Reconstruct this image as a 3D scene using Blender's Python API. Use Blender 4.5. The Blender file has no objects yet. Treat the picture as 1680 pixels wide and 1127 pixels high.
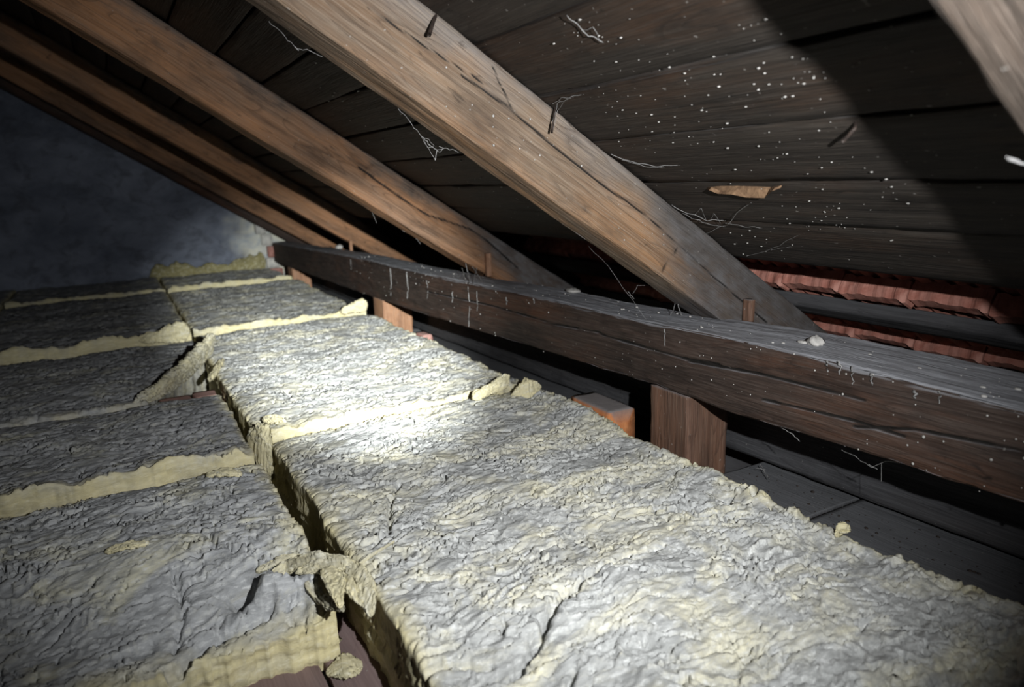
import bpy, math, random
import numpy as np
from mathutils import Matrix, Vector

scene = bpy.context.scene
col = scene.collection
random.seed(7)

# ------------------------------------------------------------------ camera
# axes of the attic seen from the camera (x right, y down, z forward):
# X = towards the eaves, Y = along the purlin to the gable, Z = up
IMW, IMH = 1680.0, 1127.0
CX, CY = 840.0, 563.5
CAMH = 0.48                       # camera height over the top of the wool slabs (z = 0)
def solve_axes(vy=(170, 310), vr=(2540, 1490), roll=2.0):
    a = np.array([vy[0]-CX, vy[1]-CY]); b = np.array([vr[0]-CX, vr[1]-CY])
    f = math.sqrt(-(a @ b))
    Y = np.array([a[0], a[1], f]); Y /= np.linalg.norm(Y)
    d = np.array([math.cos(math.radians(roll)), -math.sin(math.radians(roll))])
    t = -(a @ a + f*f)/(d @ a); v = a + t*d
    X = np.array([v[0], v[1], f]); X /= np.linalg.norm(X)
    return f, X, Y, np.cross(X, Y)
FOC, AX, AY, AZ = solve_axes()
cam_d = bpy.data.cameras.new('camera')
cam = bpy.data.objects.new('camera', cam_d); col.objects.link(cam)
M = np.array([AX, AY, AZ])        # rows: world axes in camera coords
right, down, fwd = M[:, 0], M[:, 1], M[:, 2]
cam.matrix_world = Matrix(((right[0], -down[0], -fwd[0], 0), (right[1], -down[1], -fwd[1], 0),
                           (right[2], -down[2], -fwd[2], CAMH), (0, 0, 0, 1)))
cam_d.sensor_fit = 'HORIZONTAL'; cam_d.sensor_width = 36.0; cam_d.lens = FOC/IMW*36.0
cam_d.clip_start = 0.01
cam_d.dof.use_dof = True; cam_d.dof.focus_distance = 1.15; cam_d.dof.aperture_fstop = 4.5
scene.camera = cam

# ------------------------------------------------------------------ world, torch, exposure
world = bpy.data.worlds.new('world'); scene.world = world; world.use_nodes = True
bg = world.node_tree.nodes['Background']
bg.inputs[0].default_value = (0.45, 0.6, 1.0, 1); bg.inputs[1].default_value = 0.006

LAMP = Vector((0.23, -0.01, CAMH + 0.045))      # torch held above the camera, a little to its right
def spot(name, energy, angle, blend, target, radius, color):
    d = bpy.data.lights.new(name, 'SPOT'); o = bpy.data.objects.new(name, d); col.objects.link(o)
    d.energy = energy; d.spot_size = math.radians(angle); d.spot_blend = blend
    d.shadow_soft_size = radius; d.color = color
    o.location = LAMP
    o.rotation_euler = (Vector(target) - LAMP).to_track_quat('-Z', 'Y').to_euler()
    return o
spot('torch_core', 570, 26, 1.0, (0.60, 2.4, -0.03), 0.006, (0.965, 1.0, 0.985))
spot('torch_spill', 68, 94, 1.0, (0.585, 1.12, 0.25), 0.006, (0.97, 0.985, 1.0))

vs = scene.view_settings
scene.display_settings.display_device = 'sRGB'
vs.view_transform = 'Standard'; vs.look = 'None'; vs.gamma = 1.0; vs.use_curve_mapping = False
vs.exposure = 0.0

# ------------------------------------------------------------------ pixel of the photograph -> point on a real plane
CP = np.array([0, 0, CAMH])
RK = 0.654; CB = 0.823; CT = 0.956            # roof: z + RK*x = c (rafter undersides, board undersides)
TH = math.atan(RK); CS, SN = math.cos(TH), math.sin(TH)
def _ray(px, py):
    return M @ np.array([px-CX, py-CY, FOC])
def onz(px, py, z): r = _ray(px, py); return r*((z-CAMH)/r[2]) + CP
def onx(px, py, x): r = _ray(px, py); return r*(x/r[0]) + CP
def ony(px, py, y): r = _ray(px, py); return r*(y/r[1]) + CP
def onroof(px, py, c): r = _ray(px, py); return r*((c-CAMH)/(r[2]+RK*r[0])) + CP
def roofP(s, y, n):                            # s down the slope, n up from the board undersides
    return np.stack(np.broadcast_arrays(s*CS + n*SN, y, CT - s*SN + n*CS), -1)

# ------------------------------------------------------------------ numpy noise
def _h(ix, iy, seed):
    a = (ix.astype(np.int64)*374761393 + iy.astype(np.int64)*668265263 + seed*1442695041) & 0xffffffff
    a = ((a ^ (a >> 13))*1274126177) & 0xffffffff
    a = ((a ^ (a >> 15))*2246822519) & 0xffffffff
    return (a ^ (a >> 16)) & 0xffffffff
def perlin(x, y, seed=0):
    x = np.asarray(x, float); y = np.asarray(y, float)
    x, y = np.broadcast_arrays(x, y)
    ix = np.floor(x); iy = np.floor(y); fx = x-ix; fy = y-iy
    u = fx*fx*fx*(fx*(fx*6-15)+10); v = fy*fy*fy*(fy*(fy*6-15)+10)
    def g(dx, dy):
        a = _h(ix+dx, iy+dy, seed)*(2*math.pi/4294967296.0)
        return np.cos(a)*(fx-dx) + np.sin(a)*(fy-dy)
    a = g(0, 0); b = g(1, 0); c = g(0, 1); d = g(1, 1)
    return 1.4*((a+(b-a)*u) + ((c+(d-c)*u)-(a+(b-a)*u))*v)
def fbm(x, y, oct=4, seed=0, gain=.5):
    s = 0; a = 1; t = 0
    for i in range(oct):
        s = s + a*perlin(x, y, seed+i*17); t += a; a *= gain; x = x*2.03+5.1; y = y*2.03-3.7
    return s/t
def sstep(a, b, x):
    t = np.clip((x-a)/(b-a), 0, 1); return t*t*(3-2*t)
def poly_dist(P, line):
    """distance of points P (n,k) to a polyline (m,k)"""
    best = np.full(len(P), 1e9)
    line = np.asarray(line, float)
    for a, b in zip(line[:-1], line[1:]):
        ab = b-a; t = np.clip(((P-a) @ ab)/(ab @ ab + 1e-12), 0, 1)
        d = np.linalg.norm(P-(a+t[:, None]*ab), axis=1); best = np.minimum(best, d)
    return best

# ------------------------------------------------------------------ objects
def tag(o, label=None, cat=None, group=None, kind=None):
    if label: o['label'] = label
    if cat: o['category'] = cat
    if group: o['group'] = group
    if kind: o['kind'] = kind
    return o
def mesh(name, V, F, mat, smooth=True, attrs=None, origin=None):
    """V (n,3) world points, F (m,4) or list of faces; attrs: name -> (n,) or (n,3)"""
    V = np.asarray(V, np.float32)
    origin = np.array([(V[:, 0].min()+V[:, 0].max())/2, (V[:, 1].min()+V[:, 1].max())/2, V[:, 2].min()]) if origin is None else np.asarray(origin)
    me = bpy.data.meshes.new(name)
    W = V - origin.astype(np.float32)
    if isinstance(F, np.ndarray):
        k = F.shape[1]
        me.vertices.add(len(W)); me.vertices.foreach_set('co', W.ravel())
        me.loops.add(F.size); me.loops.foreach_set('vertex_index', F.astype(np.int32).ravel())
        me.polygons.add(len(F)); me.polygons.foreach_set('loop_start', np.arange(0, F.size, k, dtype=np.int32))
        me.polygons.foreach_set('loop_total', np.full(len(F), k, np.int32))
        me.update(calc_edges=True)
    else:
        me.from_pydata(W.tolist(), [], [list(map(int, f)) for f in F])
    me.polygons.foreach_set('use_smooth', np.full(len(me.polygons), smooth))
    for an, av in (attrs or {}).items():
        av = np.asarray(av, np.float32)
        if av.ndim == 1:
            a = me.attributes.new(an, 'FLOAT', 'POINT'); a.data.foreach_set('value', av)
        else:
            a = me.attributes.new(an, 'FLOAT_VECTOR', 'POINT'); a.data.foreach_set('vector', av.ravel())
    if mat: me.materials.append(mat)
    return me, origin
def obj(name, V, F, mat, parent=None, smooth=True, attrs=None, origin=None):
    me, org = mesh(name, V, F, mat, smooth, attrs, origin)
    o = bpy.data.objects.new(name, me); col.objects.link(o)
    if parent is not None:
        o.parent = parent
        o.location = Vector(org) - parent.location
    else:
        o.location = Vector(org)
    return o
def grid_faces(nu, nv, wrap_v=False):
    i = np.arange(nu-1)[:, None]; j = np.arange(nv if wrap_v else nv-1)[None, :]
    j2 = (j+1) % nv
    a = i*nv+j; b = (i+1)*nv+j; c = (i+1)*nv+j2; d = i*nv+j2
    return np.stack([a+0*j, b+0*j, c+0*i, d+0*i], -1).reshape(-1, 4)

# ------------------------------------------------------------------ materials
class NT:
    def __init__(s, name):
        s.m = bpy.data.materials.new(name); s.m.use_nodes = True; s.t = s.m.node_tree
        s.b = s.t.nodes['Principled BSDF']; s.b.inputs['Roughness'].default_value = .9
        s.b.inputs['Specular IOR Level'].default_value = .3
    def n(s, ty, **kw):
        nd = s.t.nodes.new(ty)
        for k, v in kw.items():
            if k.startswith('i_'):
                key = k[2:]; key = int(key) if key.isdigit() else key
                s.set(nd.inputs[key], v)
            else: setattr(nd, k, v)
        return nd
    def set(s, sock, v):
        if isinstance(v, bpy.types.NodeSocket): s.t.links.new(v, sock)
        else: sock.default_value = v
    def math(s, op, a, b=0.0, clamp=False):
        nd = s.n('ShaderNodeMath', operation=op, use_clamp=clamp); s.set(nd.inputs[0], a); s.set(nd.inputs[1], b); return nd.outputs[0]
    def attr(s, name): return s.n('ShaderNodeAttribute', attribute_name=name)
    def map(s, vec, scale, loc=(0, 0, 0)):
        nd = s.n('ShaderNodeMapping'); s.set(nd.inputs[0], vec); nd.inputs['Scale'].default_value = scale; s.set(nd.inputs['Location'], loc); return nd.outputs[0]
    def noise(s, vec, scale, detail=4, rough=.55, dist=0.0):
        nd = s.n('ShaderNodeTexNoise'); s.set(nd.inputs['Vector'], vec)
        nd.inputs['Scale'].default_value = scale; nd.inputs['Detail'].default_value = detail
        nd.inputs['Roughness'].default_value = rough; nd.inputs['Distortion'].default_value = dist
        return nd.outputs['Fac']
    def ramp(s, fac, *stops):
        nd = s.n('ShaderNodeValToRGB'); s.set(nd.inputs[0], fac); e = nd.color_ramp.elements
        while len(e) < len(stops): e.new(.5)
        for el, (p, c) in zip(e, stops):
            el.position = p; el.color = (c, c, c, 1) if isinstance(c, (int, float)) else (*c, 1)
        return nd.outputs[0]
    def mix(s, fac, a, b, blend='MIX'):
        nd = s.n('ShaderNodeMix', data_type='RGBA', blend_type=blend); s.set(nd.inputs[0], fac)
        for k, v in ((6, a), (7, b)):
            s.set(nd.inputs[k], (*v, 1) if isinstance(v, tuple) and len(v) == 3 else v)
        return nd.outputs[2]
    def bump(s, h, strength, dist, prev=None):
        nd = s.n('ShaderNodeBump'); nd.inputs['Strength'].default_value = strength; nd.inputs['Distance'].default_value = dist
        s.set(nd.inputs['Height'], h)
        if prev is not None: s.set(nd.inputs['Normal'], prev)
        return nd.outputs[0]
    def out(s, color, normal=None, rough=None):
        s.set(s.b.inputs['Base Color'], color)
        if normal is not None: s.set(s.b.inputs['Normal'], normal)
        if rough is not None: s.set(s.b.inputs['Roughness'], rough)
        return s.m

def wood_mat(name, dark, mid, light, patch, dust=(.2, .205, .215), dust_amt=.9, patch_lo=.45, rough=.75, bump=.6, spec=.3, speck=.5, grey=None, grey_at=.50, stain=.6):
    """timber: 'gr' attribute = (metres along the grain, across, across); 'bb' = -1..1 over the depth; 'crk', 'soot' masks"""
    t = NT(name); gr = t.attr('gr').outputs['Vector']; bb = t.attr('bb').outputs['Fac']
    g1 = t.noise(t.map(gr, (3.0, 60, 60)), 1.0, 6, .65, .35)          # streaks
    g2 = t.noise(t.map(gr, (12, 330, 330)), 1.0, 3, .6, .2)         # fine fibre
    ring = t.noise(t.map(gr, (1.1, 14, 14)), 1.0, 3, .5, .6)
    sw = t.math('FRACT', t.math('MULTIPLY', ring, 18.0))             # growth rings
    big = t.noise(t.map(gr, (2.4, 9, 9)), 1.0, 5, .6)
    big2 = t.noise(t.map(gr, (7, 16, 16), (3, 9, 2)), 1.0, 6, .7)
    spot_ = t.noise(t.map(gr, (26, 44, 44), (5, 2, 8)), 1.0, 3, .6, .5)
    c = t.mix(t.ramp(g1, (.3, 0.0), (.7, 1.0)), dark, mid)
    c = t.mix(t.ramp(big, (patch_lo, 0.0), (patch_lo+.2, .8)), c, t.mix(t.ramp(g1, (.3, 0.0), (.7, 1.0)), tuple(x*.6 for x in patch), patch))
    if grey:                                                          # weathered grey towards the upper arris
        gf = t.ramp(t.math('ADD', t.math('MULTIPLY', bb, .22), t.math('ADD', t.math('MULTIPLY', big2, .6), t.math('MULTIPLY', big, .4))), (grey_at, 0.0), (grey_at+.18, .9))
        c = t.mix(gf, c, t.mix(t.ramp(g1, (.3, 0.0), (.7, 1.0)), tuple(x*.55 for x in grey), grey))
    c = t.mix(t.math('MULTIPLY', t.ramp(g2, (.45, 0.0), (.75, 1.0)), .55), c, light)
    c = t.mix(t.math('MULTIPLY', t.ramp(sw, (.0, 1.0), (.22, 0.0), (1.0, 0.0)), .5), c, tuple(x*.7 for x in dark))
    c = t.mix(t.math('MULTIPLY', t.ramp(big2, (.52, 0.0), (.72, 1.0)), stain), c, tuple(x*.5 for x in dark))
    c = t.mix(t.math('MULTIPLY', t.ramp(spot_, (.66, 0.0), (.74, 1.0)), stain), c, tuple(x*.35 for x in dark))
    dn = t.noise(t.map(gr, (22, 50, 50)), 1.0, 5, .6)
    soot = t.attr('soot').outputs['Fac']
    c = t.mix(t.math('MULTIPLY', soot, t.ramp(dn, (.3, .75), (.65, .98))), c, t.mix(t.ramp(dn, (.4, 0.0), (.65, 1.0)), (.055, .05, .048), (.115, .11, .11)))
    # dust settled on what faces up
    nz = t.n('ShaderNodeSeparateXYZ'); t.set(nz.inputs[0], t.n('ShaderNodeNewGeometry').outputs['Normal'])
    fac = t.math('MULTIPLY', t.ramp(nz.outputs['Z'], (.45, 0.0), (.85, 1.0)), t.ramp(dn, (.3, dust_amt*.75), (.6, dust_amt)))
    fac = t.math('MULTIPLY', fac, t.math('SUBTRACT', 1.0, t.attr('crk').outputs['Fac'], True))
    c = t.mix(fac, c, dust)
    c = t.mix(t.ramp(t.attr('crk').outputs['Fac'], (.25, 0.0), (.7, .95)), c, (.008, .007, .006))  # crack shade painted near-black into the base colour
    sp = t.noise(t.map(gr, (150, 170, 170)), 1.0, 1, .4)
    c = t.mix(t.math('MULTIPLY', t.ramp(sp, (.76, 0.0), (.80, 1.0)), speck), c, (.40, .38, .35))
    h = t.math('ADD', t.math('MULTIPLY', g1, .8), t.math('ADD', t.math('MULTIPLY', g2, .6), t.math('MULTIPLY', sw, .2)))
    nrm = t.bump(h, bump, .005)
    t.b.inputs['Specular IOR Level'].default_value = spec
    return t.out(c, nrm, rough)

def wool_mat(name, grey=(.47, .478, .465), cream=(.70, .66, .48), clean=(.68, .61, .36), pale=(.72, .73, .71), bias=.0):
    t = NT(name); gr = t.attr('gr').outputs['Vector']; cl = t.attr('clean').outputs['Fac']
    a = t.noise(t.map(gr, (7, 11, 9)), 1.0, 5, .6, .8)
    b = t.noise(t.map(gr, (22, 60, 50), (4, 1, 0)), 1.0, 5, .65, .8)
    d = t.noise(t.map(gr, (60, 140, 120), (1, 7, 3)), 1.0, 4, .6, .4)
    f = t.noise(t.map(gr, (260, 700, 600)), 1.0, 3, .6)
    c = t.mix(t.ramp(b, (.38, 0.0), (.66, 1.0)), tuple(x*.66 for x in grey), tuple(min(1, x*1.05) for x in grey))
    c = t.mix(t.math('MULTIPLY', t.ramp(a, (.47-bias, 0.0), (.66-bias, 1.0)), t.ramp(b, (.3, .25), (.6, .95))), c, cream)
    c = t.mix(t.math('MULTIPLY', t.ramp(d, (.55, 0.0), (.68, 1.0)), .7), c, pale)
    lipf = t.attr('lip').outputs['Fac']
    c = t.mix(t.math('MULTIPLY', lipf, .45), c, t.mix(t.ramp(a, (.4, 0.0), (.6, 1.0)), pale, cream))
    c = t.mix(t.math('MULTIPLY', t.ramp(d, (.30, 1.0), (.45, 0.0)), .5), c, tuple(x*.5 for x in grey))
    side = t.mix(t.ramp(b, (.3, 0.0), (.7, 1.0)), tuple(x*.72 for x in clean), clean)
    side = t.mix(t.math('MULTIPLY', t.ramp(d, (.5, 0.0), (.7, 1.0)), .5), side, (.74, .70, .52))
    c = t.mix(cl, c, side)
    h = t.math('ADD', t.math('MULTIPLY', d, .8), t.math('MULTIPLY', f, .35))
    nrm = t.bump(h, .35, .004)
    t.b.inputs['Specular IOR Level'].default_value = .08
    return t.out(c, nrm, .95)

def plain_mat(name, c1, c2, scale=60, bump=.3, rough=.9, bdist=.002):
    t = NT(name); co = t.n('ShaderNodeTexCoord').outputs['Object']
    n1 = t.noise(co, scale, 5, .6, .3)
    c = t.mix(t.ramp(n1, (.3, 0.0), (.7, 1.0)), c1, c2)
    return t.out(c, t.bump(n1, bump, bdist), rough)

MAT = {}
MAT['rafter'] = wood_mat('weathered_rafter_wood', (.11, .076, .054), (.24, .168, .11), (.34, .275, .21), (.36, .19, .088), dust_amt=.6, bump=.9, grey=(.225, .20, .18), patch_lo=.42)
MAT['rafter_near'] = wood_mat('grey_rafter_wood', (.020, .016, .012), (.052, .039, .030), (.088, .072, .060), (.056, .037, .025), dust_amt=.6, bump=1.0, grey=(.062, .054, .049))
MAT['rafter_far'] = wood_mat('brown_rafter_wood', (.095, .055, .034), (.25, .148, .090), (.33, .22, .15), (.46, .225, .105), dust_amt=.6, bump=.7, grey=(.15, .13, .115), grey_at=.56, patch_lo=.38)
MAT['board'] = wood_mat('sooty_board_wood', (.014, .011, .009), (.034, .027, .021), (.062, .053, .045), (.060, .032, .018), dust=(.10, .10, .10), patch_lo=.47, rough=.7, bump=.8, spec=.3, speck=.4, grey=(.056, .054, .053))
MAT['beam'] = wood_mat('dark_purlin_wood', (.026, .018, .015), (.062, .040, .031), (.11, .085, .072), (.12, .052, .028), dust=(.29, .295, .315), dust_amt=1.0, rough=.75, bump=.8, spec=.25, speck=.3, patch_lo=.48, stain=.75)
MAT['post'] = wood_mat('red_brown_post_wood', (.075, .042, .030), (.15, .082, .055), (.22, .15, .11), (.21, .10, .055), dust_amt=.6, bump=.6)
MAT['pale_post'] = wood_mat('orange_post_wood', (.24, .12, .07), (.40, .22, .13), (.48, .32, .22), (.45, .24, .13), dust_amt=.5, bump=.5)
MAT['ledge'] = wood_mat('dusty_ledge_wood', (.040, .040, .043), (.085, .085, .09), (.12, .12, .125), (.075, .07, .07), dust=(.13, .133, .14), dust_amt=.95, bump=.4, speck=.4)
MAT['floorboard'] = wood_mat('purple_brown_floor_board', (.14, .085, .075), (.22, .14, .125), (.30, .22, .20), (.24, .13, .10), dust=(.24, .19, .19), dust_amt=.5, bump=.4)
MAT['wool'] = wool_mat('mineral_wool_dusty')
MAT['wool_old'] = wool_mat('mineral_wool_soiled', grey=(.40, .408, .415), cream=(.52, .50, .37), clean=(.68, .61, .37), pale=(.46, .465, .47), bias=-.06)
MAT['wool_mid'] = wool_mat('mineral_wool_greyed', grey=(.42, .43, .435), cream=(.62, .59, .42), pale=(.64, .65, .64), bias=-.04)
MAT['wool_clean'] = wool_mat('mineral_wool_torn', grey=(.62, .59, .44), cream=(.74, .68, .48), bias=.1)
MAT['wool_olive'] = wool_mat('mineral_wool_olive', grey=(.20, .185, .10), cream=(.30, .27, .13), clean=(.36, .32, .15))
MAT['web'] = plain_mat('grey_cobweb', (.17, .165, .16), (.30, .295, .29), 200)
MAT['speck'] = plain_mat('white_speck', (.30, .29, .27), (.55, .53, .50), 90)
MAT['iron'] = plain_mat('rusty_iron', (.015, .012, .011), (.05, .035, .028), 150, rough=.6)
MAT['tile'] = plain_mat('red_clay_tile', (.34, .12, .085), (.58, .29, .23), 38, .5, .85, .003)
MAT['brick'] = plain_mat('orange_brick', (.40, .13, .045), (.55, .22, .09), 70, .5)
MAT['sliver'] = plain_mat('fresh_split_wood', (.09, .05, .028), (.26, .16, .09), 90, .8)

# ------------------------------------------------------------------ builders
def timber(name, path, sect, ns, npr, mat, parent=None, wob=.003, chip=.004, cracks=(), seed=0, soot=None, rad=.006):
    """timber along path: list of stations (p, axis_u, axis_v, half_u, half_v) given as a function of t in 0..1.
    Closed rounded section, wobbling faces, chipped arrises, cracks carved along 3-D polylines."""
    t = np.linspace(0, 1, ns)
    C, U, V, hu, hv = path(t)
    # unit perimeter with rounded corners, equal spacing
    k = npr//4
    pts = []
    for q in range(4):
        e = np.linspace(-1, 1, k, endpoint=False)
        if q == 0: pts += [(a, -1) for a in e]
        if q == 1: pts += [(1, a) for a in e]
        if q == 2: pts += [(-a, 1) for a in e]
        if q == 3: pts += [(-1, -a) for a in e]
    q = np.array(pts); npr = len(q)
    qa = np.abs(q)
    nrm = np.where(qa >= 1-1e-9, np.sign(q), 0.0); nrm /= np.linalg.norm(nrm, axis=1)[:, None]
    a = q[None, :, 0]*hu[:, None]; b = q[None, :, 1]*hv[:, None]
    # round the arris
    da = hu[:, None]-np.abs(a); db = hv[:, None]-np.abs(b)
    edge = np.maximum(da, db)                       # distance to the arris along the face
    L = np.linalg.norm(C[-1]-C[0]); s = t[:, None]*L
    per = np.arange(npr)[None, :]*(2*(hu.mean()+hv.mean())*2/npr)
    ch = rad + chip*np.clip(fbm(s*9+seed, q[None, :, 0]*1.3+q[None, :, 1]*2.7+seed, 4, seed)*2.2, -.6, 2.5)
    cut = np.clip(ch-edge, 0, None)*.7
    w = wob*fbm(s*2.5+seed*3.1, per*8, 3, seed+5) + wob*.35*fbm(s*20, per*60, 3, seed+9)
    off = w - cut
    P = C[:, None, :] + (a+nrm[None, :, 0]*off)[..., None]*U[:, None, :] + (b+nrm[None, :, 1]*off)[..., None]*V[:, None, :]
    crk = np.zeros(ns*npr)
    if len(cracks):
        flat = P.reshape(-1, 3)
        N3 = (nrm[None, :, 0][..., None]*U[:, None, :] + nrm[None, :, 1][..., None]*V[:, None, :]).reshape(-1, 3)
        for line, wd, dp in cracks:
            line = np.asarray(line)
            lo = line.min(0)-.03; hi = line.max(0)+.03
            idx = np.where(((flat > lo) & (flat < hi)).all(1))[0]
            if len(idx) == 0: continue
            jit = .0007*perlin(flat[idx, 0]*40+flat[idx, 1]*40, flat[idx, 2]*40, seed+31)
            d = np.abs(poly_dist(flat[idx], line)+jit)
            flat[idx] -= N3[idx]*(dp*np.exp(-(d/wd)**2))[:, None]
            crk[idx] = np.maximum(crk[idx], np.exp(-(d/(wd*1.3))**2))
        P = flat.reshape(P.shape)
    gr = np.stack(np.broadcast_arrays(s+seed*3.7, a+seed*1.3, b+seed*.7), -1)
    nV = ns*npr
    Vv = P.reshape(-1, 3); G = gr.reshape(-1, 3)
    F = grid_faces(ns, npr, True)
    # end caps: fan to centre as quads (degenerate-free triangles joined in pairs)
    capV = np.array([P[0].mean(0), P[-1].mean(0)]); capG = np.array([gr[0].mean(0), gr[-1].mean(0)])
    Vv = np.vstack([Vv, capV]); G = np.vstack([G, capG])
    j = np.arange(0, npr, 2)
    c0 = np.stack([np.full(len(j), nV), j, (j+1) % npr, (j+2) % npr], -1)[:, [0, 1, 2, 3]]
    base = (ns-1)*npr
    c1 = np.stack([np.full(len(j), nV+1), base+(j+2) % npr, base+(j+1) % npr, base+j], -1)
    F = np.vstack([F, c0, c1])
    bbv = np.r_[np.broadcast_to(b/hv[:, None], (ns, npr)).reshape(-1), 0, 0]
    so = np.zeros(len(Vv)) if soot is None else soot(Vv)
    return obj(name, Vv, F, mat, parent, True, {'gr': G, 'bb': bbv, 'crk': np.r_[crk, 0, 0], 'soot': so})

def straight(p0, p1, u, v, hu, hv):
    p0, p1, u, v = (np.asarray(x, float) for x in (p0, p1, u, v))
    def path(t):
        n = len(t)
        return (p0+(p1-p0)*t[:, None], np.tile(u, (n, 1)), np.tile(v, (n, 1)), np.full(n, hu), np.full(n, hv))
    return path

def box_timber(name, lo, hi, axis, mat, parent=None, res=.012, npr=24, **kw):
    lo = np.array(lo, float); hi = np.array(hi, float); c = (lo+hi)/2; h = (hi-lo)/2
    e = np.eye(3); ax = axis; u = e[(ax+1) % 3]; v = e[(ax+2) % 3]
    p0 = c.copy(); p1 = c.copy(); p0[ax] = lo[ax]; p1[ax] = hi[ax]
    ns = max(6, int((hi[ax]-lo[ax])/res))
    return timber(name, straight(p0, p1, u, v, h[(ax+1) % 3], h[(ax+2) % 3]), None, ns, npr, mat, parent, **kw)

def tube_data(pts, rad, sides=5, taper=None):
    pts = np.asarray(pts, float); n = len(pts)
    r = np.broadcast_to(np.asarray(rad, float), (n,))
    tg = np.gradient(pts, axis=0); tg /= np.linalg.norm(tg, axis=1)[:, None]+1e-9
    ref = np.array([.31, .2, .93]); u = np.cross(tg, ref); u /= np.linalg.norm(u, axis=1)[:, None]+1e-9
    v = np.cross(tg, u)
    an = np.arange(sides)*2*math.pi/sides
    V = pts[:, None, :] + r[:, None, None]*(np.cos(an)[None, :, None]*u[:, None, :] + np.sin(an)[None, :, None]*v[:, None, :])
    F = [tuple(f) for f in grid_faces(n, sides, True)]
    F.append(tuple(range(sides))[::-1]); F.append(tuple((n-1)*sides+i for i in range(sides)))
    return V.reshape(-1, 3), F
def join(parts):
    V = []; F = []; o = 0
    for v, f in parts:
        V.append(np.asarray(v, float)); F += [tuple(int(i)+o for i in q) for q in f]; o += len(v)
    return np.vstack(V), F
def smooth_line(pts, n, jit=0.0, sag=0.0, seed=0):
    pts = np.asarray(pts, float); d = np.r_[0, np.cumsum(np.linalg.norm(np.diff(pts, axis=0), axis=1))]
    t = np.linspace(0, d[-1], n); P = np.stack([np.interp(t, d, pts[:, i]) for i in range(3)], -1)
    k = np.linspace(0, 1, n); w = np.sin(k*math.pi)
    rng = np.random.RandomState(seed)
    for i in range(3): P[:, i] += jit*w*perlin(k*5+rng.rand()*90, k*0+rng.rand()*50, seed)
    P[:, 2] -= sag*w
    return P
def web(name, strands, label, mat=None, cat='cobweb', parent=None):
    """strands: (points, radius, jitter, sag)"""
    parts = []
    for i, (pts, r, j, sg) in enumerate(strands):
        n = max(6, 5*len(pts)); L = smooth_line(pts, n, j, sg, i+3)
        rr = .52*r*(.7+.6*np.abs(perlin(np.linspace(0, 9, n)+i*3.3, np.zeros(n)+i, 5)))
        parts.append(tube_data(L, rr, 5))
    V, F = join(parts)
    o = obj(name, V, F, mat or MAT['web'], parent)
    if parent is None: tag(o, label, cat, 'cobwebs in the attic')
    return o
ICO = None
def blob_data(c, r, seed, squash=(1, 1, 1)):
    global ICO
    if ICO is None:
        g = (1+5**.5)/2
        v = np.array([(-1, g, 0), (1, g, 0), (-1, -g, 0), (1, -g, 0), (0, -1, g), (0, 1, g), (0, -1, -g), (0, 1, -g), (g, 0, -1), (g, 0, 1), (-g, 0, -1), (-g, 0, 1)], float)
        v /= np.linalg.norm(v[0])
        f = [(0, 11, 5), (0, 5, 1), (0, 1, 7), (0, 7, 10), (0, 10, 11), (1, 5, 9), (5, 11, 4), (11, 10, 2), (10, 7, 6), (7, 1, 8), (3, 9, 4), (3, 4, 2), (3, 2, 6), (3, 6, 8), (3, 8, 9), (4, 9, 5), (2, 4, 11), (6, 2, 10), (8, 6, 7), (9, 8, 1)]
        ICO = (v, f)
    rng = np.random.RandomState(seed)
    v = ICO[0]*(1+.35*(rng.rand(12, 1)-.5))*np.asarray(squash)*r + np.asarray(c)
    return v, ICO[1]

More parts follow.
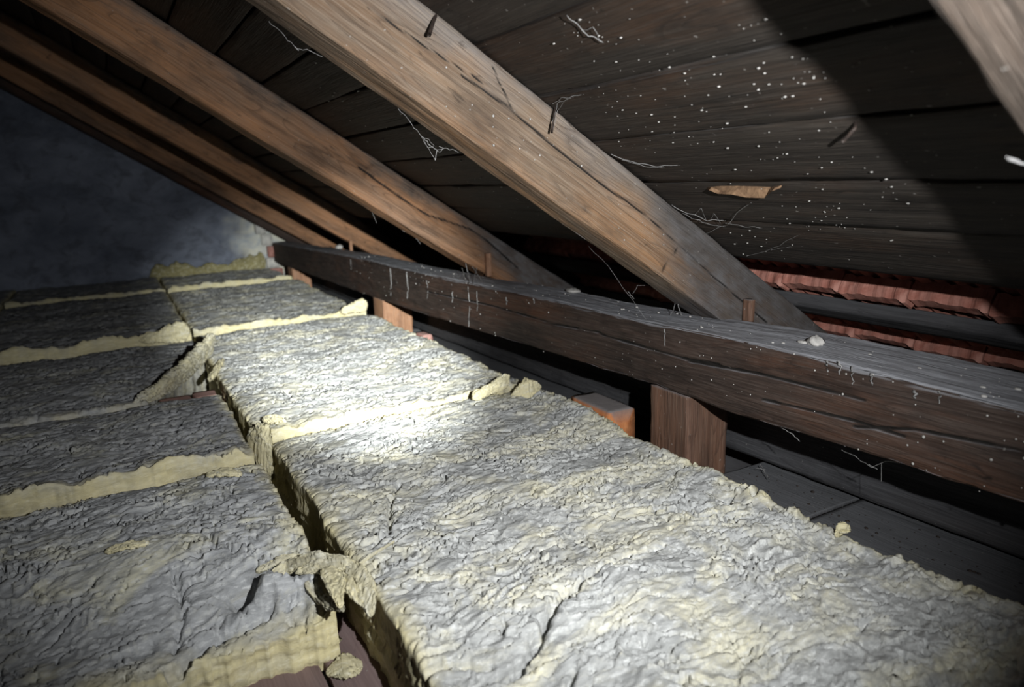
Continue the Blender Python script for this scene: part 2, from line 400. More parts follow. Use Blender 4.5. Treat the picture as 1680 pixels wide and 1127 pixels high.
def flap(path3, width_dir, width, thick, nl=130, nw=44, seed=0, ragged=.25, fibre=.003):
    """torn strip of wool: ribbon with rounded ragged section along path3; returns V,F,attrs"""
    P = smooth_line(path3, nl, 0, 0, seed); wd = np.asarray(width_dir, float)
    wd = np.broadcast_to(wd, (nl, 3)); wd = wd/np.linalg.norm(wd, axis=1)[:, None]
    k = np.linspace(0, 1, nl)
    W = (np.interp(k, np.linspace(0, 1, len(width)), width) if np.ndim(width) else np.full(nl, width))
    T = (np.interp(k, np.linspace(0, 1, len(thick)), thick) if np.ndim(thick) else np.full(nl, thick))
    tg = np.gradient(P, axis=0); tg /= np.linalg.norm(tg, axis=1)[:, None]+1e-9
    nn = np.cross(tg, wd); nn /= np.linalg.norm(nn, axis=1)[:, None]+1e-9
    an = np.linspace(0, 2*math.pi, nw, endpoint=False)
    ca = np.sign(np.cos(an))*np.abs(np.cos(an))**.75; sa = np.sign(np.sin(an))*np.abs(np.sin(an))**.6
    Ltot = np.linalg.norm(np.diff(P, axis=0), axis=1).sum()
    kk = k[:, None]*Ltot
    end = np.clip(np.minimum(k, 1-k)*Ltot/(.5*W.max()), 0, 1)**.5*.9+.1
    W = W*end*(1+.35*perlin(k*Ltot*22+seed*3, k*0+.5, seed+7)); T = T*end
    rg = 1+ragged*1.9*fbm(kk*70+seed*7, ca[None, :]*2.5+seed+sa[None, :], 4, seed, .6)
    fb = fibre*2.6*fbm(kk*34+seed, (ca[None, :]*W[:, None])*230+sa[None, :]*2, 4, seed+3, .6)
    f1 = fbm(kk*20+seed, ca[None, :]*W[:, None]*90+seed, 2, seed+8)*4
    fb = fb + fibre*1.1*(f1-np.floor(f1)-.5)
    a = ca[None, :]*W[:, None]*rg; b = sa[None, :]*T[:, None] + np.sign(sa)[None, :]*fb*end[:, None]
    V = P[:, None, :] + a[..., None]*wd[:, None, :] + b[..., None]*nn[:, None, :]
    F = [tuple(f) for f in grid_faces(nl, nw, True)]
    F.append(tuple(range(nw))[::-1]); F.append(tuple((nl-1)*nw+i for i in range(nw)))
    V = V.reshape(-1, 3)
    gr = np.stack(np.broadcast_arrays(kk+seed, a+seed, b), -1).reshape(-1, 3)
    return V, F, {'gr': gr, 'clean': .55+.4*fbm(gr[:, 0]*30, gr[:, 1]*60, 3, seed+2), 'lip': np.zeros(len(V))}
def flap_obj(name, parent, *a, mat=None, **kw):
    V, F, at = flap(*a, **kw)
    return obj(name, V, F, mat or MAT['wool_clean'], parent, True, at)

# ------------------------------------------------------------------ structure
ZF = -0.12                                      # floor under the slabs
YG = 4.47                                       # gable wall
# floor: dusty screed
def floor():
    x = np.linspace(-1.9, 1.5, 70); y = np.linspace(-.6, YG+.1, 100)
    X, Y = np.meshgrid(x, y, indexing='ij'); Z = ZF-.004+.003*fbm(X*4, Y*4, 3, 2)
    V = np.stack([X, Y, Z], -1).reshape(-1, 3)
    t = NT('dusty_screed'); co = t.n('ShaderNodeTexCoord').outputs['Object']
    n1 = t.noise(co, 14, 5, .6)
    m = t.out(t.mix(t.ramp(n1, (.3, 0.0), (.7, 1.0)), (.07, .068, .07), (.14, .138, .145)), t.bump(n1, .3, .004), .95)
    o = obj('floor', V, grid_faces(70, 100), m); tag(o, 'grey dusty attic floor under the wool slabs', kind='structure'); return o
FLOOR = floor()

def gable():
    x = np.linspace(-2.0, 1.5, 260); z = np.linspace(ZF-.02, 1.95, 170)
    X, Z = np.meshgrid(x, z, indexing='ij')
    Zt = np.minimum(Z, CT-RK*X-.01)
    n = fbm(X*3, Zt*3, 4, 3)*.006 + fbm(X*14, Zt*14, 4, 4)*.004
    flake = sstep(.10, .16, fbm(X*7+2, Zt*7, 4, 8))            # lost plaster skin
    Y = YG + .006 + n + flake*.006
    V = np.stack([X, Y, Zt], -1).reshape(-1, 3)
    t = NT('blue_grey_plaster'); co = t.attr('gr').outputs['Vector']
    a = t.noise(t.map(co, (3, 3, 5)), 1.0, 6, .65, .4); b = t.noise(t.map(co, (12, 12, 16)), 1.0, 5, .6, .6)
    c = t.mix(t.ramp(a, (.32, 0.0), (.68, 1.0)), (.10, .115, .15), (.235, .26, .32))
    c = t.mix(t.math('MULTIPLY', t.ramp(b, (.5, 0.0), (.66, 1.0)), .55), c, (.07, .075, .09))
    fl = t.attr('pale').outputs['Fac']
    c = t.mix(fl, c, t.mix(t.ramp(b, (.35, 0.0), (.65, 1.0)), (.42, .45, .46), (.66, .64, .52)))
    m = t.out(c, t.bump(t.math('ADD', a, b), .5, .008), .95)
    pale = sstep(.52, .80, X+.10*fbm(X*8, Zt*8, 4, 12)*2)*.95
    o = obj('wall_far', V, grid_faces(260, 170), m, attrs={'gr': V, 'pale': pale.reshape(-1)})
    tag(o, 'blue-grey plastered gable wall with pale flaking corner', kind='structure'); return o
WALL = gable()

def eaves():  # wall added to close the eaves against leaking sky
    V = np.array([(x, y, z) for x in (1.5, 1.55) for y in (-.6, YG+.05) for z in (ZF-.02, .12)])
    F = [(0, 1, 3, 2), (4, 6, 7, 5), (0, 4, 5, 1), (2, 3, 7, 6), (0, 2, 6, 4), (1, 5, 7, 3)]
    o = obj('wall_right', V, F, plain_mat('dark_eaves_closure', (.03, .025, .022), (.07, .05, .042), 25), smooth=False)
    tag(o, 'low dark wall added to close the eaves behind the purlin', kind='structure')
eaves()
# ceiling: closed sheet added over the boards to stop light, boards, battens and tiles as its pieces
def ceiling():
    s = np.array([-2.4, 1.17]); V = []
    for n in (.021, .028):
        for ss in s:
            for y in (-.6, YG+.05): V.append(roofP(ss, y, n))
    V = np.array(V); F = [(0, 2, 3, 1), (4, 5, 7, 6), (0, 1, 5, 4), (2, 6, 7, 3), (0, 4, 6, 2), (1, 3, 7, 5)]
    m = plain_mat('light_stop_sheet', (.008, .008, .008), (.02, .019, .018), 30)
    V2 = np.array([roofP(ss, y, n) for n in (.11, .117) for ss in (1.0, 2.05) for y in (-.6, YG+.05)])  # second sheet added above the tiles against leaking sky
    V = np.vstack([V, V2]); F = F+[tuple(i+8 for i in f) for f in F]
    o = obj('ceiling', V, F, m, smooth=False); tag(o, 'sloping underside of the roof with dark sooty boards', kind='structure'); return o
CEIL = ceiling()
SEAM_X = [.975, .857, .766, .662, .568, .467, .37]
while SEAM_X[-1] > -1.7: SEAM_X.append(SEAM_X[-1]-.1-.008*math.sin(len(SEAM_X)*2.3))
SVEC = np.array([CS, 0, -SN]); NVEC = np.array([SN, 0, CS]); YVEC = np.array([0, 1.0, 0])
for i, (xa, xb) in enumerate(zip(SEAM_X[1:], SEAM_X[:-1])):
    gap = .0016 + .0016*abs(math.sin(i*1.7)); prd = .0015*math.sin(i*2.9)
    s0, s1 = xa/CS+gap, xb/CS-gap
    if i == 4: s1 -= .0035
    c = (s0+s1)/2; tilt = .0025*math.sin(i*4.1)/.06
    u = SVEC*math.cos(tilt)+NVEC*math.sin(tilt); v = np.cross(YVEC, u)*-1
    p0 = roofP(c, -.55, .0105-prd); p1 = roofP(c, YG, .0105-prd)
    fine = 0 <= i <= 7
    timber('ceiling_board', straight(p0, p1, u, v, (s1-s0)/2, .0095), None, 420 if fine else 120, 32 if fine else 16, MAT['board'], CEIL, wob=.0022, chip=.0022, rad=.002, seed=40+i)
# battens below the last board and the clay tiles seen between them
for s0, s1, n0, n1 in ((1.405, 1.45, .022, .05), (1.64, 1.69, .022, .05)):
    p = roofP((s0+s1)/2, -.3, (n0+n1)/2); q = roofP((s0+s1)/2, 2.6, (n0+n1)/2)
    timber('batten', straight(p, q, SVEC, NVEC, (s1-s0)/2, (n1-n0)/2), None, 160, 24, MAT['ledge'], CEIL, wob=.003, chip=.002, rad=.002, seed=int(s0*100))
def tile_mesh():
    ny, ns_ = 29, 12; wy = .128; ls = .30
    y = np.linspace(0, wy, ny)[None, :]; s = np.linspace(0, ls, ns_)
    s = np.concatenate([[0, .004, .022, .030, .036], np.linspace(.06, ls, 8)])[:, None]; ns_ = len(s)
    rib = .009*(1-np.abs(((y/wy*3.6) % 1)-.35)/.65)
    lip = np.where(s < .002, -.008, np.where(s < .032, -.018, 0.0))
    n_low = np.where(s < .034, lip-.004*np.exp(-((y-.004)/.006)**2)-.004*np.exp(-((y-wy+.004)/.006)**2), -rib) + .0022*fbm(y*50+s*0, s*40+y*0, 3, 5)
    low = roofP(s+.004*perlin(y*70, y*0+s*0+.5, 3)*(s < .03), y+.0*s, n_low)
    top = roofP(s, y+.0*s, .014+rib*.6+0*s)
    V = np.vstack([low.reshape(-1, 3), top.reshape(-1, 3)]); n = ns_*ny
    F = [tuple(f) for f in grid_faces(ns_, ny)] + [tuple(n+np.array(f)[::-1]) for f in grid_faces(ns_, ny)]
    for i in range(ns_-1):
        for j in (0, ny-1): F.append((i*ny+j, (i+1)*ny+j, n+(i+1)*ny+j, n+i*ny+j))
    for j in range(ny-1):
        for i in (0, ns_-1): F.append((i*ny+j, i*ny+j+1, n+i*ny+j+1, n+i*ny+j))
    me, org = mesh('roof_tile', V, F, MAT['tile'], False, None, origin=roofP(0., 0., 0.))
    return me
TILE = tile_mesh()
for row, (s0, n0) in enumerate(((1.12, .083), (1.362, .066), (1.60, .066))):
    for j in range(17):
        y0 = -.22 + j*.131 + (.03 if row == 1 else 0.0)
        o = bpy.data.objects.new('roof_tile', TILE); col.objects.link(o); o.parent = CEIL
        p = roofP(s0 + .004*math.sin(j*5.1+row), y0, n0+.002*math.sin(j*3.3))
        o.location = Vector(p) - CEIL.location
        o.rotation_euler = (0.02*math.sin(j*2.2+row), -.03, .01*math.sin(j*7.0))

# ------------------------------------------------------------------ rafters
def rafter(y0, y1, cb, s0, s1, ns, npr, mat, label, cracks=(), seed=0, wob=.004, chip=.006, soot=None):
    nb = -(CT-cb)*CS                                    # underside below the boards
    c = nb/2; p = roofP(s0, (y0+y1)/2, c); q = roofP(s1, (y0+y1)/2, c)
    o = timber('rafter', straight(p, q, YVEC, NVEC, (y1-y0)/2, abs(nb)/2-.0005), None, ns, npr, mat, None, wob, chip, cracks, seed, soot, rad=.0025)
    return tag(o, label, 'rafter', 'sloping roof rafters')
def L1(pts): return [ony(a, b, .92) for a, b in pts]
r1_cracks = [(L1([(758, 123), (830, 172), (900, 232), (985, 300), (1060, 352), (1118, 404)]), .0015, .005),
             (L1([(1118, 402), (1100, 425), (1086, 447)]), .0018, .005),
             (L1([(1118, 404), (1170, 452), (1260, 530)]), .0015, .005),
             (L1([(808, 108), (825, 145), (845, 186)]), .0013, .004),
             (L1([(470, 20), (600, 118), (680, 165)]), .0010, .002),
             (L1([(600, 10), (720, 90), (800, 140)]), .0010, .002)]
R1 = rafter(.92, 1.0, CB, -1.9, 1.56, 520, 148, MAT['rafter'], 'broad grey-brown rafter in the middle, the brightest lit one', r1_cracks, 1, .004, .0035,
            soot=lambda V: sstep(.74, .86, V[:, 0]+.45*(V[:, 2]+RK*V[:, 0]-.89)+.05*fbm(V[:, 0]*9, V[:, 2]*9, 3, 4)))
def L2(pts): return [ony(a, b, 1.89) for a, b in pts]
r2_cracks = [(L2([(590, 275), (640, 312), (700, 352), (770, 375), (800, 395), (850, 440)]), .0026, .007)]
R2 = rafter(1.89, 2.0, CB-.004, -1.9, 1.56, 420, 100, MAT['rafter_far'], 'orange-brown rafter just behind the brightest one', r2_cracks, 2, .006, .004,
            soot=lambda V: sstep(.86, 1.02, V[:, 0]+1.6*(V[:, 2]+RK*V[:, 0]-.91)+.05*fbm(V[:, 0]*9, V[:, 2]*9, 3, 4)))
R3 = rafter(3.22, 3.33, CB, -1.9, 1.56, 260, 48, MAT['rafter_far'], 'narrow-looking brown rafter, third from the near end', (), 3, .006, .004)
R4 = rafter(4.16, 4.25, CB-.045, -1.9, 1.56, 200, 40, MAT['rafter_far'], 'dim brown rafter next to the dark one on the gable wall', (), 4)
R5 = rafter(4.36, 4.46, CB-.09, -1.9, 1.40, 200, 40, MAT['beam'], 'black rafter lying along the gable wall', (), 5)
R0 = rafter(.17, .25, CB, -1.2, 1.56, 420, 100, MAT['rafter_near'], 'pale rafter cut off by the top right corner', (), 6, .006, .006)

# ------------------------------------------------------------------ purlin on posts
ZB = np.array([(-.3, .118), (.36, .110), (.6, .101), (.79, .094), (.99, .093), (1.2, .088), (1.66, .072), (2.23, .052), (4.2, .021), (4.5, .018)])
ZT = np.array([(-.3, .212), (.374, .214), (.57, .218), (.75, .220), (.96, .211), (1.2, .209), (1.4, .208), (1.85, .195), (2.84, .183), (4.5, .134)])
XB = np.array([(-.3, .985), (.46, .985), (.8, .975), (1.03, .95), (1.5, .935), (4.5, .935)])
def sm(tab, y):
    f = lambda q: np.interp(q, tab[:, 0], tab[:, 1])
    return sum(f(y+d) for d in (-.12, -.06, 0, .06, .12))/5
def zbot(y): return sm(ZB, np.asarray(y, float))
def ztop(y): return sm(ZT, np.asarray(y, float))
def purlin_path(t):
    y = -.28 + (4.44+.28)*t; n = len(t)
    zb, zt, xb = zbot(y), ztop(y), sm(XB, y)
    C = np.stack([(.83+xb)/2, y, (zb+zt)/2], -1)
    return C, np.tile([1.0, 0, 0], (n, 1)), np.tile([0, 0, 1.0], (n, 1)), (xb-.83)/2, (zt-zb)/2
def LB(pts): return [onx(a, b, .83) for a, b in pts]
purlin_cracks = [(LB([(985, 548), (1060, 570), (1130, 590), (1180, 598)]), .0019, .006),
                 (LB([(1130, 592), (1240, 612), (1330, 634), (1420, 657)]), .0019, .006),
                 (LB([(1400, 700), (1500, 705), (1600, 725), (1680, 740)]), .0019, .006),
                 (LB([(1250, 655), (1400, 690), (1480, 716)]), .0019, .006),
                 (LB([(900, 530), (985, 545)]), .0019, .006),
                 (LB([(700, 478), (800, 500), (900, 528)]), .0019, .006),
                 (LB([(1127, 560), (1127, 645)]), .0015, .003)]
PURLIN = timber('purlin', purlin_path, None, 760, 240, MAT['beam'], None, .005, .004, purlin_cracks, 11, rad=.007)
tag(PURLIN, 'long dark dusty purlin beam running under the rafters on short posts', 'beam')

def post(y0, y1, x1, mat, label, seed):
    o = box_timber('post', (.832, y0, ZF), (x1, y1, float(zbot((y0+y1)/2))+.001), 2, mat, None, .006, 64, wob=.003, chip=.003, seed=seed, rad=.003)
    return tag(o, label, 'post', 'short posts under the purlin')
post(.89, .99, .932, MAT['post'], 'dark red-brown post nearest to the camera under the purlin', 21)
post(2.49, 2.60, .945, MAT['pale_post'], 'orange wooden post halfway along the purlin', 22)
post(3.97, 4.08, .93, MAT['pale_post'], 'small orange post under the purlin close to the gable wall', 23)

# ------------------------------------------------------------------ boards in the eaves behind the posts
def strip_path(x0, x1, zf, th, y0, y1):
    def path(t):
        y = y0+(y1-y0)*t; n = len(t); z = zf(y)
        return (np.stack([np.full(n, (x0+x1)/2), y, z-th/2], -1), np.tile([1.0, 0, 0], (n, 1)), np.tile([0, 0, 1.0], (n, 1)), np.full(n, (x1-x0)/2), np.full(n, th/2))
    return path
def zledge(y): return np.interp(y, [-.3, .45, .85, 1.45, 2.36, 4.4], [-.045, -.052, -.064, -.082, -.105, -.112])
o = timber('eaves_plank', strip_path(.84, 1.10, zledge, .015, -.28, .675), None, 100, 64, MAT['ledge'], None, .003, .002, (), 31, rad=.002)
tag(o, 'grey dusty plank lying at the eaves, the near one of two', 'plank', 'dusty planks at the eaves')
for i, (y0, y1, lb) in enumerate(((.681, .882, 'short grey dusty plank piece right beside the near post at the eaves'), (1.262, 2.478, 'long grey dusty plank at the eaves between the near and the middle post'), (2.612, 3.955, 'dim dusty plank at the eaves between the middle and the far post'))):
    o = timber('eaves_plank', strip_path(.835, 1.10, zledge, .015, y0, y1), None, 60, 64, MAT['ledge'], None, .003, .002, (), 36+i, rad=.002)
    tag(o, lb, 'plank', 'dusty planks at the eaves')
def zside(y): return zledge(y)+.105
EAVES_BEAM = o = timber('eaves_beam', strip_path(1.0, 1.075, lambda y: zledge(y)+.105, .096, -.28, 4.40), None, 200, 48, MAT['ledge'], None, .004, .003, (), 33, rad=.003)
tag(o, 'grey wall plate beam low behind the posts at the eaves', 'beam')

# ------------------------------------------------------------------ mineral wool slabs
def relief(X, Y, seed, amp=1.0):
    a = .12                                         # fibres lie nearly across the row
    U = X*math.cos(a)+Y*math.sin(a); W = -X*math.sin(a)+Y*math.cos(a)
    wx = .035*fbm(U*9+seed, W*9, 3, seed+1); wy = .028*fbm(U*9, W*9+seed, 3, seed+2)
    u = U+wx; w = W+wy
    h = .016*fbm(U*4+seed*.3, W*4, 3, seed+3)
    f1 = fbm(u*8+seed, w*15, 2, seed+4, .45)*4.2 + .75*fbm(u*34, w*52, 3, seed+14, .6)
    saw = f1-np.floor(f1); m1 = sstep(-.25, .15, fbm(U*6, W*6, 2, seed+5)+.05)
    h += .0050*amp*(saw-.5)*m1
    f2 = fbm(u*22, w*34+seed, 2, seed+6, .45)*3.4
    saw2 = f2-np.floor(f2); h += .0032*amp*(saw2-.5)*sstep(-.2, .2, fbm(U*11, W*11, 2, seed+15))
    h += .0040*amp*fbm(u*24, w*40, 3, seed+7, .5)
    h += .0010*amp*fbm(u*80, w*150, 2, seed+8)
    cr = np.abs(fbm(u*7+3, w*13, 3, seed+9)); msk = sstep(.02, .2, fbm(U*9+7, W*9, 2, seed+10))
    h -= .013*amp*np.exp(-(cr/.011)**2)*msk
    cr = np.abs(fbm(u*16, w*11+9, 3, seed+11)); msk = sstep(.0, .16, fbm(U*13+1, W*13+5, 2, seed+12))
    h -= .013*amp*np.exp(-(cr/.013)**2)*msk
    cr = np.abs(fbm(u*22+4, w*30+1, 2, seed+17)); msk = sstep(.05, .2, fbm(U*15+3, W*15+2, 2, seed+18))
    h -= .010*amp*np.exp(-(cr/.016)**2)*msk
    pit = fbm(u*45, w*60, 2, seed+16); h -= .006*amp*sstep(.42, .62, pit)
    lip = np.maximum(sstep(.78, 1.0, saw)*m1, .6*sstep(.75, 1.0, saw2))
    return h, lip
def slab(label, x0, x1, y0, y1, res, seed, mat, zoff=0.0, near_up=.012, far_dn=.012, mod=None, cracks=(), ec=1.0, rag=.010, amp=1.0, group='mineral wool slabs on the attic floor'):
    """x0, x1: edge position, number or function of y"""
    fx0 = x0 if callable(x0) else (lambda y: x0+0*y); fx1 = x1 if callable(x1) else (lambda y: x1+0*y)
    wid = float(np.max(fx1(np.array([y0, y1]))-fx0(np.array([y0, y1]))))
    nx = int(wid/res); ny = int((y1-y0)/res); m = max(5, min(16, int(.11/res/1.6)))
    i = np.arange(-m, nx+m+1); j = np.arange(-m, ny+m+1)
    uc = np.clip(i, 0, nx)/nx; vc = np.clip(j, 0, ny)/ny
    dx = np.where(i < 0, i, np.where(i > nx, i-nx, 0)); dy = np.where(j < 0, j, np.where(j > ny, j-ny, 0))
    U, Vv = np.meshgrid(uc, vc, indexing='ij'); DX, DY = np.meshgrid(dx, dy, indexing='ij')
    # y edges ragged as a function of x, x edges ragged as a function of y
    yb = y0+(y1-y0)*Vv
    xa = fx0(yb)+.006*fbm(yb*9, yb*0+seed, 4, seed+20)*1.5
    xb = fx1(yb)+(rag if callable(x1) or x1 > .5 else .007)*fbm(yb*16, yb*0+seed+9, 4, seed+21)*1.5
    X = xa+(xb-xa)*U
    Y = yb + 1.5*rag*(1-Vv)**6*fbm(X*14, X*0+seed+3, 5, seed+22, .6)*1.4 + rag*Vv*fbm(X*16, X*0+seed+5, 4, seed+23)*1.4
    Z, lip = relief(X, Y, seed, amp); Z = Z + zoff
    Z = Z + near_up*np.exp(-(Y-y0)/.045)*(.75+2.0*fbm(X*9, X*0, 4, seed+30, .6)) - far_dn*np.exp(-(y1-Y)/.07)
    ex = np.minimum(X-xa, xb-X); Z = Z - .005*np.exp(-ex/.007)
    ey = np.minimum(Y-y0, y1-Y); Z = Z - .004*np.exp(-np.clip(ey, 0, 1)/.008)
    if mod: Z = mod(X, Y, Z)
    if len(cracks):
        P = np.stack([X, Y], -1).reshape(-1, 2); zf = Z.reshape(-1)
        for line, wd, dp in cracks:
            line = np.asarray(line)[:, :2]
            idx = np.where((P > line.min(0)-.04).all(1) & (P < line.max(0)+.04).all(1))[0]
            jit = .006*fbm(P[idx, 0]*50, P[idx, 1]*50, 3, seed+33)
            d = np.abs(poly_dist(P[idx], line)+jit)
            zf[idx] -= dp*np.exp(-(d/wd)**2)
        Z = zf.reshape(Z.shape)
    D = np.maximum(np.abs(DX), np.abs(DY))/m                     # 0 top .. 1 bottom
    bot = ZF+.001
    Zs = Z+(bot-Z)*D
    lay = fbm((X+Y)*9, Zs*75, 4, seed+40, .6)*.014*np.clip(D*5, 0, 1)
    cornerd = np.minimum(np.minimum(X-xa, xb-X)+np.abs(DX)*10, np.minimum(Y-y0, y1-Y)+np.abs(DY)*10)
    X = X + np.sign(DX)*lay*(DY == 0); Y = Y + np.sign(DY)*lay*(DX == 0)
    V = np.stack([X, Y, Zs], -1).reshape(-1, 3)
    nu, nv = len(i), len(j)
    F = grid_faces(nu, nv)
    corner = ((DX != 0) & (DY != 0)).reshape(-1)
    keep = ~(corner[F].any(1)); F = F[keep]
    clean = np.clip(D*8, 0, 1)*ec*np.clip(.85+.5*fbm((X+Y)*12, Zs*60, 3, seed+41), 0, 1)
    edge = np.exp(-np.minimum(ex*1.5, ey)/.014)*.8*ec
    clean = np.maximum(clean, np.clip(edge+.7*fbm(X*16, Y*28, 4, seed+50), 0, 1)*(edge > .05))
    gr = np.stack([X*.99+Y*.12+seed, Y*.99-X*.12, Zs*1.6], -1).reshape(-1, 3)
    used = np.zeros(len(V), bool); used[F.ravel()] = True
    re = np.cumsum(used)-1
    o = obj('mineral_wool_slab', V[used], re[F], mat, None, True, {'gr': gr[used], 'clean': clean.reshape(-1)[used], 'lip': lip.reshape(-1)[used]})
    return tag(o, label, 'insulation slab', group)

def G0(pts): return [onz(a, b, 0) for a, b in pts]
cr_R0 = [(G0([(845, 1100), (880, 1060), (905, 1010), (935, 985), (965, 960)]), .004, .020),
         (G0([(965, 960), (1020, 930), (1090, 900)]), .003, .008),
         (G0([(605, 905), (640, 870), (640, 820), (655, 790)]), .003, .012),
         (G0([(690, 1105), (740, 1085), (800, 1090)]), .004, .016),
         (G0([(1100, 790), (1112, 770), (1140, 755)]), .003, .010),
         (G0([(1235, 815), (1255, 800), (1262, 790)]), .003, .010),
         (G0([(460, 690), (520, 670), (600, 660)]), .004, .006),
         (G0([(905, 1010), (860, 1075), (835, 1110)]), .003, .010)]
def mod_R0(X, Y, Z):
    Z = Z + .014*np.exp(-(((X-.42)/.10)**2+((Y-.62)/.07)**2))            # swellings in the foreground
    Z = Z + .012*np.exp(-(((X-.62)/.07)**2+((Y-.46)/.06)**2))
    Z = Z + .006*np.exp(-((X-.79)/.02)**2)*fbm(Y*25, X*25, 3, 9)*2
    return Z
SR0 = slab('largest pale wool slab filling the right foreground', .213, lambda y: .812+.012*np.sin(y*6), .02, 1.385, .0021, 101, MAT['wool'], near_up=0, far_dn=.007, mod=mod_R0, cracks=cr_R0, rag=.012, amp=1.25)
SR1 = slab('brightest wool slab with a torn cream near edge, beside the middle post', .192, .805, 1.405, 2.575, .0034, 202, MAT['wool'], .0, near_up=.014, rag=.012, amp=1.2)
SR2 = slab('greenish-grey wool slab behind the brightest one, along the purlin', .196, .80, 2.60, 3.76, .006, 303, MAT['wool'], .0, near_up=.017, amp=1.1)
SR3 = slab('far right wool slab ending at the gable wall', .20, .79, 3.785, 4.42, .008, 404, MAT['wool'], .0, near_up=.015)
cr_L0 = [(G0([(250, 1050), (290, 1015), (330, 985), (380, 970), (440, 950)]), .006, .022),
         (G0([(275, 1000), (290, 960), (285, 920)]), .004, .010)]
def mod_L0(X, Y, Z):
    Z = Z - .052*sstep(1.02, .82, Y+.25*(X-.1))                                  # crushed front end
    ridge = poly_dist(np.stack([X, Y], -1).reshape(-1, 2), np.array([(.185, .80), (.165, .855), (.11, .875)])).reshape(X.shape)
    Z = Z + .036*np.exp(-(ridge/.022)**2)*(1+.8*fbm(X*45, Y*45, 3, 77))
    hole = np.hypot(X-.085, Y-.90); Z = Z - .05*np.exp(-(hole/.016)**2)
    return Z
SL0 = slab('short wool slab in the left foreground with a crushed torn end', -.45, .178, .815, 1.29, .0024, 505, MAT['wool_mid'], .0, near_up=.0, far_dn=.014, mod=mod_L0, cracks=cr_L0, rag=.016, amp=1.3)
SL1 = slab('soiled grey wool slab at left, just behind the crushed one', -.45, .172, 1.312, 1.80, .0036, 606, MAT['wool_old'], .002, near_up=.020, far_dn=.012, amp=1.1)
def x1_cut(y): return np.where(y < 2.25, .02+(.19-.02)*np.clip((y-1.86)/(2.25-1.86), 0, 1)**1.1, .19)
SL2 = slab('soiled wool slab at left with a broken-off corner', -.45, x1_cut, 1.83, 2.53, .005, 707, MAT['wool_old'], -.004, near_up=.0, amp=1.1, ec=.25)
SL3 = slab('dark wool slab at left behind the slab with the broken corner', -.45, .186, 2.555, 3.76, .008, 808, MAT['wool_old'], .004, near_up=.022)
SL4 = slab('dark wool slab in the left row ending at the gable wall', -.45, .186, 3.785, 4.42, .010, 909, MAT['wool_old'], .0, near_up=.012)
slab('dim wool slab at the far left edge of the picture', -1.07, -.465, 2.4, 3.60, .012, 1010, MAT['wool_old'], .0)
slab('dim wool slab in the far left corner by the gable wall', -1.07, -.465, 3.62, 4.42, .012, 1111, MAT['wool_old'], .0)

from mathutils.bvhtree import BVHTree
def surface(o):
    me = o.data; n = len(me.vertices); co = np.empty(n*3, np.float32); me.vertices.foreach_get('co', co)
    co = co.reshape(-1, 3)+np.array(o.location, np.float32)
    fv = np.empty(len(me.loops), np.int32); me.loops.foreach_get('vertex_index', fv)
    bv = BVHTree.FromPolygons(co.tolist(), fv.reshape(-1, 4).tolist())
    def hit(px, py, dz=0.0):
        r = Vector(_ray(px, py)).normalized(); h = bv.ray_cast(Vector(CP), r)[0]
        p = np.array(h) if h is not None else onz(px, py, 0)
        p[2] += dz; return p
    return hit
HL0 = surface(SL0); HR0 = surface(SR0)
# torn edges, flaps and flakes that belong to the slabs
flap_obj('torn_flap', SR1, [onz(775, 652, .012), onz(800, 640, .018), onz(836, 622, .03)], (.2, .15, 1), [.012, .015, .019], [.010, .008, .004], seed=1, ragged=.35)
flap_obj('torn_flap', SR1, [onz(838, 650, .0), onz(862, 640, .012), onz(888, 634, .012)], (.1, .3, 1), [.010, .026, .006], [.008, .008, .004], seed=2, ragged=.35)
flap_obj('torn_edge', SR1, [(.190, 1.46, -.03), (.194, 1.42, -.03), (.205, 1.385, -.035), (.214, 1.36, -.045)], (.1, .1, 1), [.035, .045, .045, .03], [.010, .016, .012, .005], nl=70, seed=4)
flap_obj('torn_flap', SR2, [(.70, 2.58, .010), (.76, 2.575, .022), (.80, 2.57, .028)], (0, .3, 1), [.014, .024, .028], [.016, .014, .008], seed=6)
flap_obj('torn_edge', SL3, [(.03, 2.55, .0), (.10, 2.545, .008), (.182, 2.535, .018)], (0, .35, 1), [.008, .022, .034], [.010, .016, .012], seed=9)
o = flap_obj('torn_wool_strip', None, [(-.01, 1.835, -.012), (.05, 1.90, -.004), (.11, 2.0, .006), (.17, 2.12, .022), (.215, 2.21, .034)], (.25, -.25, 1), [.010, .022, .030, .034, .034], [.006, .012, .014, .014, .010], nl=220, nw=60, seed=10, ragged=.14, fibre=.0035, mat=MAT['wool_mid'])
tag(o, 'curled yellowish strip of wool torn from the broken slab corner at left', 'wool strip')
o = flap_obj('torn_wool_strip', None, [onz(345, 622, 0), onz(356, 605, .004), onz(365, 590, .006)], (1, .3, .3), [.010, .012, .006], [.006, .006, .004], seed=11)
tag(o, 'small pale sliver of wool bridging the gap between the slab rows', 'wool strip')
